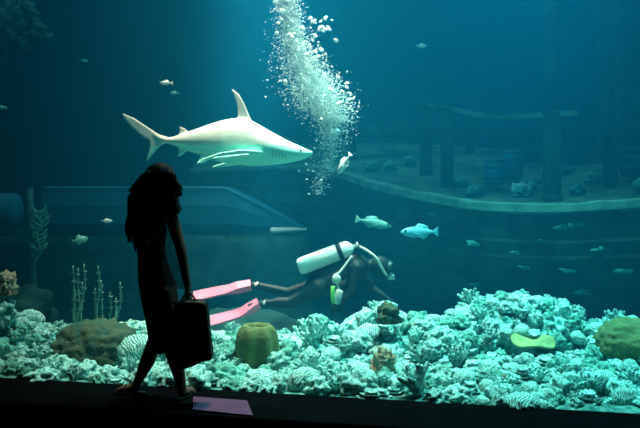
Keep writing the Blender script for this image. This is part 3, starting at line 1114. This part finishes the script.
def lathe_axis(bm, o_, prof, seg=28):
    add_rings(bm, [[o_ + ax * t + (u_ * math.cos(q * 2 * PI / seg) + v_ * math.sin(q * 2 * PI / seg)) * max(r_, .002) for q in range(seg)] for t, r_ in prof])


off = Vector((0, -.03, 0))
bm = bmesh.new()
lathe_axis(bm, a + off, [(0, .02), (.004, .06), (.02, .078), (.05, .084), (L - .10, .084), (L - .06, .080), (L - .03, .066), (L - .01, .04), (L, .025)])
plabel(finish('air_tank', bm, M['white'], dv), 'white air tank')
bm = bmesh.new()
lathe_axis(bm, a + off, [(L * .72, .0835), (L * .72, .0885), (L * .80, .0885), (L * .80, .0835)])
finish('tank_band', bm, M['vest'], dv)
bm = bmesh.new()
lathe_axis(bm, a + off, [(L - .005, .024), (L + .03, .024), (L + .035, .034), (L + .06, .034), (L + .062, .02)])
add_capsule(bm, a + off + ax * (L + .045) - u_ * .06, a + off + ax * (L + .045) + u_ * .06, .016, .016)
finish('tank_valve', bm, M['steel'], dv)
bm = bmesh.new()      # vest between the back and the tank
add_chain(bm, [D(316, 279), D(335, 270), D(352, 262)], [.085, .105, .10], 14)
add_chain(bm, [D(352, 262, -.12), D(350, 282, -.13), D(334, 290, -.10)], [.04, .045, .05], 12)
add_chain(bm, [D(352, 262, .12), D(350, 282, .13), D(334, 290, .10)], [.04, .045, .05], 12)
finish('buoyancy_vest', bm, M['vest'], dv, mods=REM(.009, 3))
bm = bmesh.new()
pth = smooth_path([a + off + ax * (L + .04), D(366, 250, -.10), D(376, 258, -.15), D(384, 272, -.10), D(388, 276)], 6)
add_tube(bm, pth, .014, 8)
finish('regulator_hose', bm, M['hose'], dv)
bm = bmesh.new()
add_ball(bm, D(390, 276), (.035, .045, .04))
add_ball(bm, D(393, 277), (.02, .03, .03))
finish('regulator', bm, M['steel'], dv)
bm = bmesh.new()
add_ball(bm, D(389, 265.5), (.035, .08, .05), Matrix.Rotation(.4, 3, 'Y'))
finish('mask', bm, M['glassy'], dv)
bm = bmesh.new()
pth = smooth_path([D(352, 256, -.14), D(340, 272, -.20), D(334, 276, -.22), D(337, 284, -.24), D(340, 292, -.25)], 6)
add_tube(bm, pth, .013, 8)
finish('gauge_hose', bm, M['hose'], dv)
bm = bmesh.new()
add_box(bm, D(338, 297, -.27), (.07, .05, .14), Matrix.Rotation(.25, 3, 'Y'), .015)
add_ball(bm, D(336.5, 279, -.25), (.045, .03, .045))
finish('gauge', bm, M['hose'], dv)
bm = bmesh.new()
add_tube(bm, smooth_path([D(333, 286, -.28), D(332.5, 294, -.29), D(333.5, 303, -.28)], 4), .02, 8)
plabel(finish('strap', bm, M['greenhose'], dv), 'lime green strap')


def swim_fin(heel, mid, tip, dy, w0, w1):
    """foot pocket and blade with side ribs"""
    bm = bmesh.new()
    pts = smooth_path([heel, mid, tip], 8)
    n = len(pts)
    rings = []
    tilt = Vector((0, .82, .57)).normalized()
    for i, p in enumerate(pts):
        t = i / (n - 1)
        d = (pts[min(i + 1, n - 1)] - pts[max(i - 1, 0)]).normalized()
        side = (tilt - d * tilt.dot(d)).normalized()
        nor = d.cross(side).normalized()
        hw = w0 + (w1 - w0) * min(1, t * 1.25)
        th = .034 if t < .32 else .034 - .026 * min(1, (t - .32) / .2)
        rib = .016 if t >= .3 else th
        rib = max(rib * (1 - .5 * t), th)
        prof = [(-1, -rib), (-.86, -rib), (-.78, -th), (.78, -th), (.86, -rib), (1, -rib), (1, rib), (.86, rib), (.78, th), (-.78, th), (-.86, rib), (-1, rib)]
        rings.append([p + side * hw * a_ + nor * b_ for a_, b_ in prof])
    add_rings(bm, rings)
    o = finish('swim_fin', bm, M['pinkfin'], dv, smooth=False)
    o['label'] = 'pink swim fin'
    bm = bmesh.new()
    add_tube(bm, [heel + Vector((.045, -.05, .0)), heel + Vector((.065, 0, .02)), heel + Vector((.045, .05, .01))], .014, 8)
    s_ = finish('heel_strap', bm, M['white'])
    s_.parent = o
    return o


swim_fin(D(251, 285, .10), D(228, 289.5, .10), D(193, 296.5, .12), 0, .045, .068)
swim_fin(D(259, 303, -.10), D(240, 313, -.10), D(200, 323.5, -.12), 0, .045, .068)

# ------------------------------------------------------------------ bubbles
AX = [(286, -12), (288, 10), (292, 35), (301, 60), (313, 85), (324, 105), (332, 122), (331, 150), (323, 175), (318, 195)]
WD = [10, 11, 14, 20, 25, 25, 19, 12, 9, 8]
DN = [1.0, 1.0, 0.9, 1.2, 1.8, 1.6, .8, .16, .09, .05]
rb = random.Random(3)
bm = bmesh.new()
ico = bmesh.new()
bmesh.ops.create_icosphere(ico, subdivisions=1, radius=1)
iv = [v.co.copy() for v in ico.verts]
iface = [[v.index for v in f.verts] for f in ico.faces]
ico.free()
made = 0
while made < 21000:
    t = rb.uniform(0, len(AX) - 1.001)
    i = int(t)
    f = t - i
    if rb.random() * 1.8 > DN[i] + (DN[i + 1] - DN[i]) * f:
        continue
    cx, cy = AX[i][0] + (AX[i + 1][0] - AX[i][0]) * f, AX[i][1] + (AX[i + 1][1] - AX[i][1]) * f
    wd = WD[i] + (WD[i + 1] - WD[i]) * f
    x = cx + rb.gauss(0, wd * rb.choice((.25, .45, .62)))
    c = P(x, cy, 7.95 + rb.gauss(0, wd * .006))
    r_ = min(.022, .003 + rb.expovariate(1 / .0022))
    vv = [bm.verts.new(c + Vector((p.x * r_ * 1.15, p.y * r_ * 1.15, p.z * r_ * .8))) for p in iv]
    for q in iface:
        bm.faces.new([vv[j] for j in q])
    made += 1
plume = finish('bubble_plume', bm, M['bubble'])
tag(plume, 'dense rising column of fine white bubbles above the diver', 'bubbles', None, 'stuff')
bm = bmesh.new()
r0 = bmesh.ops.create_icosphere(bm, subdivisions=3, radius=1)
for v in r0['verts']:
    v.co.z = v.co.z * .62 - .18 * (v.co.x ** 2 + v.co.y ** 2)
bub = finish('bubble', bm, M['bubble'])
first = True
for q in range(70):
    if q < 34:
        px, py = 318 + rb.gauss(0, 8), 14 + abs(rb.gauss(0, 1)) * 22
    elif q < 52:
        px, py = 336 + rb.gauss(0, 8), 100 + rb.gauss(0, 18)
    elif q < 62:
        px, py = 280 + rb.gauss(0, 5), 45 + rb.gauss(0, 20)
    else:
        px, py = 318 + rb.gauss(0, 9), 170 + rb.gauss(0, 18)
    o = bub
    if not first:
        o = bub.copy()
        COL.objects.link(o)
    first = False
    o.location = P(px, py, 7.8 + rb.gauss(0, .12))
    s = rb.uniform(.012, .030) if q < 62 else rb.uniform(.008, .016)
    o.scale = (s * rb.uniform(.8, 1.4), s, s)
    o.rotation_euler = (rb.uniform(-.5, .5), rb.uniform(-.5, .5), 0)
    if q < 34:
        tag(o, 'larger bubble in the loose cluster right of the top of the plume', 'bubble', 'loose bubbles at the top right of the plume')
    elif q < 52:
        tag(o, 'larger bubble on the right flank of the plume near its widest part', 'bubble', 'loose bubbles on the right flank of the plume')
    elif q < 62:
        tag(o, 'larger bubble on the left flank of the plume', 'bubble', 'loose bubbles on the left flank of the plume')
    else:
        tag(o, 'small bubble at the thin foot of the plume in front of the snout', 'bubble', 'loose bubbles at the foot of the plume')

# ------------------------------------------------------------------ the woman in front of the window
FY = 5.36
F = lambda px, py, dy=0.0: P(px, py, FY + dy)
wm = thing('person', 'woman in silhouette with long wavy hair and knee length dress walking on the dark ledge', 'person', (F(160, 398).x, FY, 0))
bm = bmesh.new()
# trunk, seen from behind and a little from the side
add_chain(bm, [F(157, 292), F(152, 262), F(152, 236), F(154, 216)], [.098, .078, .086, .085], 18)
add_ball(bm, F(152, 284, .03), (.078, .105, .11))
add_ball(bm, F(162, 288, .01), (.078, .105, .11))
add_capsule(bm, F(140, 216, .06), F(170, 213, -.05), .062, .058, 14)
add_chain(bm, [F(156, 212), F(158, 198)], [.05, .047])
# head turned to the tank and to the right
add_ball(bm, F(160, 183, .01), (.078, .092, .108))
add_ball(bm, F(163, 190, .05), (.055, .055, .075))
fwd = Vector((.50, .86, 0)).normalized()
hc = F(161, 186, .02)
add_capsule(bm, hc + fwd * .085 + Vector((0, 0, .015)), hc + fwd * .112 + Vector((0, 0, -.012)), .009, .013, 8)
add_ball(bm, hc + fwd * .085 + Vector((0, 0, -.045)), (.026, .02, .012))
add_ball(bm, hc + fwd * .078 + Vector((0, 0, -.078)), (.026, .026, .02))
sd = Vector((fwd.y, -fwd.x, 0))
for s_ in (-1, 1):
    add_ball(bm, hc + sd * .078 * s_ + Vector((0, 0, .0)), (.018, .024, .032))
    add_ball(bm, hc + fwd * .082 + sd * .032 * s_ + Vector((0, 0, .024)), (.02, .016, .008))
# legs: left one ahead, right one nearer to us
add_chain(bm, [F(155, 296, .05), F(157, 338, .08), F(147, 362, .09), F(138, 381, .11)], [.075, .058, .050, .031], 14)
add_chain(bm, [F(163, 296, .0), F(169, 340, -.01), F(177, 366, -.02), F(182, 388, .0)], [.075, .056, .050, .031], 14)
# feet
la, ra = F(138, 381, .11), F(182, 388, .0)
add_chain(bm, [la, Vector((la.x - .02, la.y + .01, .045)), Vector((la.x - .10, la.y + .02, .03)), Vector((la.x - .14, la.y + .025, .022))], [.032, .034, .028, .016], 12)
add_chain(bm, [ra, Vector((ra.x + .0, ra.y, .045)), Vector((ra.x + .045, ra.y + .09, .03)), Vector((ra.x + .055, ra.y + .13, .022))], [.032, .034, .028, .016], 12)
# right arm holding the bag, left arm in front of the body
RW = F(188, 288, -.08)
add_chain(bm, [F(171, 214, -.06), F(181, 250, -.09), RW], [.046, .036, .025], 12)
hand(bm, RW, (.02, 0, -1), (-1, .25, 0), .165, 1.25, 1)
add_chain(bm, [F(140, 217, .08), F(142, 252, .15), F(146, 284, .20)], [.044, .036, .025], 12)
hand(bm, F(146, 284, .20), (.1, .1, -1), (1, 0, 0), .165, .5)
finish('body', bm, M['skin'], wm, mods=REM(.006, 4))
# eyes
for s_ in (-1, 1):
    bm = bmesh.new()
    add_ball(bm, hc + fwd * .079 + sd * .031 * s_ + Vector((0, 0, .012)), .011, None, 10, 8)
    finish('eye', bm, M['eye'], wm)
# dress
bm = bmesh.new()
DR = [(213, 139, 169, .105), (222, 138, 167, .125), (236, 138, 166, .135), (250, 138.5, 165, .12), (262, 138, 167, .135), (280, 139, 174, .18), (300, 142.5, 178, .185), (318, 146.5, 179, .18), (334, 149, 180, .16), (347, 149.5, 181, .16)]
rings = []
NQ = 56
dpts = smooth_path([Vector((l, r, d * 1000)) for y, l, r, d in DR], 3)
ypts = smooth_path([Vector((y, 0, 0)) for y, *_ in DR], 3)
for q, (v, yy) in enumerate(zip(dpts, ypts)):
    l, r, d = v.x, v.y, v.z / 1000
    t = q / (len(dpts) - 1)
    c = F((l + r) / 2, yy.x, .02)
    hw = (r - l) / 2 / 800 * FY
    fold = .06 * max(0, t - .45)
    rings.append([c + Vector((hw * (1 + fold * math.sin(9 * a + 2)) * math.cos(a), d * (1 + fold * math.sin(7 * a)) * math.sin(a), .012 * t * math.sin(5 * a))) for a in [2 * PI * k_ / NQ for k_ in range(NQ)]])
prev = None
for ring in rings:
    vs_ = [bm.verts.new(p) for p in ring]
    if prev:
        for k_ in range(NQ):
            bm.faces.new((prev[k_], prev[(k_ + 1) % NQ], vs_[(k_ + 1) % NQ], vs_[k_]))
    prev = vs_
finish('dress', bm, M['dress'], wm, mods=(('SOLIDIFY', dict(thickness=.006, offset=-1)),))
bm = bmesh.new()
for a_, b_, c_ in ((F(146, 216, -.08), F(144, 207, .0), F(146, 214, .14)), (F(164, 216, -.10), F(165, 206, -.03), F(163, 214, .10))):
    add_tube(bm, smooth_path([a_, b_, c_], 6), .010, 8)
finish('dress_straps', bm, M['dress'], wm)
# sheer wrap hanging between the trunk and the right arm
bm = bmesh.new()
rows = []
for q in range(13):
    t = q / 12
    l = F(156 + 3 * t, 211 + 78 * t, -.10 - .03 * t)
    r = F(175 + 9.5 * t ** .9, 207 + 82 * t, -.08 - .02 * t)
    rows.append([bm.verts.new(l.lerp(r, k_ / 8) + Vector((0, .012 * math.sin(k_ * 1.9 + t * 2), 0))) for k_ in range(9)])
for q in range(12):
    for k_ in range(8):
        bm.faces.new((rows[q][k_], rows[q][k_ + 1], rows[q + 1][k_ + 1], rows[q + 1][k_]))
wr = finish('wrap', bm, M['sheer'], wm, mods=(('SOLIDIFY', dict(thickness=.002)),))
wr['label'] = 'sheer dark wrap'
# hair: cap and long wavy locks
rh = random.Random(9)
bm = bmesh.new()
add_ball(bm, F(160, 180.5, -.012), (.112, .116, .122), None, 24, 14)
add_ball(bm, F(154, 195, -.05), (.125, .09, .13))
add_ball(bm, F(148, 218, -.09), (.115, .06, .16))
LOCK = [  # start, middle points and end of the outer locks
    [(154, 171), (144, 178), (135, 196), (131, 222), (130, 244)],
    [(152, 173), (142, 182), (136, 205), (134, 230), (136, 249)],
    [(158, 170), (148, 185), (141, 212), (140, 236), (141, 251)],
    [(162, 170), (155, 188), (148, 214), (147, 238), (146, 249)],
    [(164, 171), (162, 188), (157, 208), (154, 228), (152, 243)],
    [(166, 170), (172, 178), (175, 192), (173, 205), (170, 214)],
    [(166, 171), (170, 182), (174, 198), (177, 208), (178, 214)],
    [(163, 171), (166, 185), (167, 203), (165, 216), (163, 226)],
]
for base in LOCK:
    for rep in range(6):
        pts = []
        for i, (x, y) in enumerate(base):
            j = 1.6 if i else .8
            pts.append(F(x + rh.gauss(0, j), y + rh.gauss(0, j) + (rh.uniform(-5, 2) if i == 4 else 0), -.06 - .03 * min(i, 2) + rh.uniform(-.04, .07) + (.05 if i == 0 else 0)))
        pts = smooth_path(pts, 5)
        pts = [p + Vector((.008 * math.sin(q * .9 + rep), .008 * math.cos(q * .8 + rep), 0)) for q, p in enumerate(pts)]
        add_tube(bm, pts, lerp_list([.020, .026, .024, .018, .004], len(pts)), 8)
hr = finish('hair', bm, M['hair'], wm)
# sandals
for nm, an, toe in (('sandal', la, Vector((-.13, .025, 0))), ('sandal', ra, Vector((.05, .125, 0)))):
    bm = bmesh.new()
    d = toe.normalized()
    s_ = Vector((-d.y, d.x, 0))
    c = Vector((an.x, an.y, 0))
    outl = []
    for q in range(20):
        a_ = 2 * PI * q / 20
        t = math.cos(a_)
        outl.append(c + toe * .42 + d * .118 * t + s_ * (.036 + .006 * t) * math.sin(a_))
    add_plate(bm, [p + Vector((0, 0, .009)) for p in outl], .016, (0, 0, 1))
    add_tube(bm, smooth_path([c + d * .09 + s_ * .04 + Vector((0, 0, .015)), c + d * .085 + Vector((0, 0, .062)), c + d * .09 - s_ * .04 + Vector((0, 0, .015))], 5), .007, 6)
    finish('sandal', bm, M['leather'], wm)

# bag in her right hand
bg = thing('tote_bag', 'large dark tote bag hanging from the right hand of the woman', 'bag', F(190, 372, -.10))
bm = bmesh.new()
OUT = [(172, 306), (176, 301), (190, 300), (204, 301), (207, 304), (209, 325), (211, 345), (213, 358), (211, 362), (203, 362), (196, 366), (186, 370), (176, 371), (170, 369), (168, 366), (168, 345), (170, 325)]
pf = [F(x, y, -.15) for x, y in OUT]
cen = sum(pf, Vector()) / len(pf)
rings = []
for dy, sc in ((-.055, .90), (-.05, .97), (-.02, 1.0), (.02, 1.0), (.05, .97), (.055, .90)):
    rings.append([cen + (p - cen) * sc + Vector((0, dy + .05, 0)) for p in pf])
add_rings(bm, rings)
finish('bag_body', bm, M['leather'], bg, mods=(('SUBSURF', dict(levels=1, render_levels=2)),))
for dy in (-.135, -.085):
    bm = bmesh.new()
    add_tube(bm, smooth_path([F(180, 306, dy), F(184, 296, dy + .01), F(188, 292.5, -.10), F(193, 296, dy + .01), F(198, 306, dy)], 6), .007, 8)
    finish('handle', bm, M['leather'], bg)
bm = bmesh.new()
add_tube(bm, [F(173, 303, -.10), F(190, 301, -.10), F(206, 304, -.10)], .010, 8)
finish('rim', bm, M['leather'], bg)

# plum coloured patch standing in for a pink reflection on the ledge
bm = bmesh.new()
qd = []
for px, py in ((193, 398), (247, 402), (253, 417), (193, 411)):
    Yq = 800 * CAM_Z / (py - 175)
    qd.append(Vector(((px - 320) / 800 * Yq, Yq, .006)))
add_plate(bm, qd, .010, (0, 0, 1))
o = finish('reflection_patch', bm, M['plum'], smooth=False)
tag(o, 'dull plum coloured patch painted in for a pink reflection on the dark ledge beside her feet', 'plate')
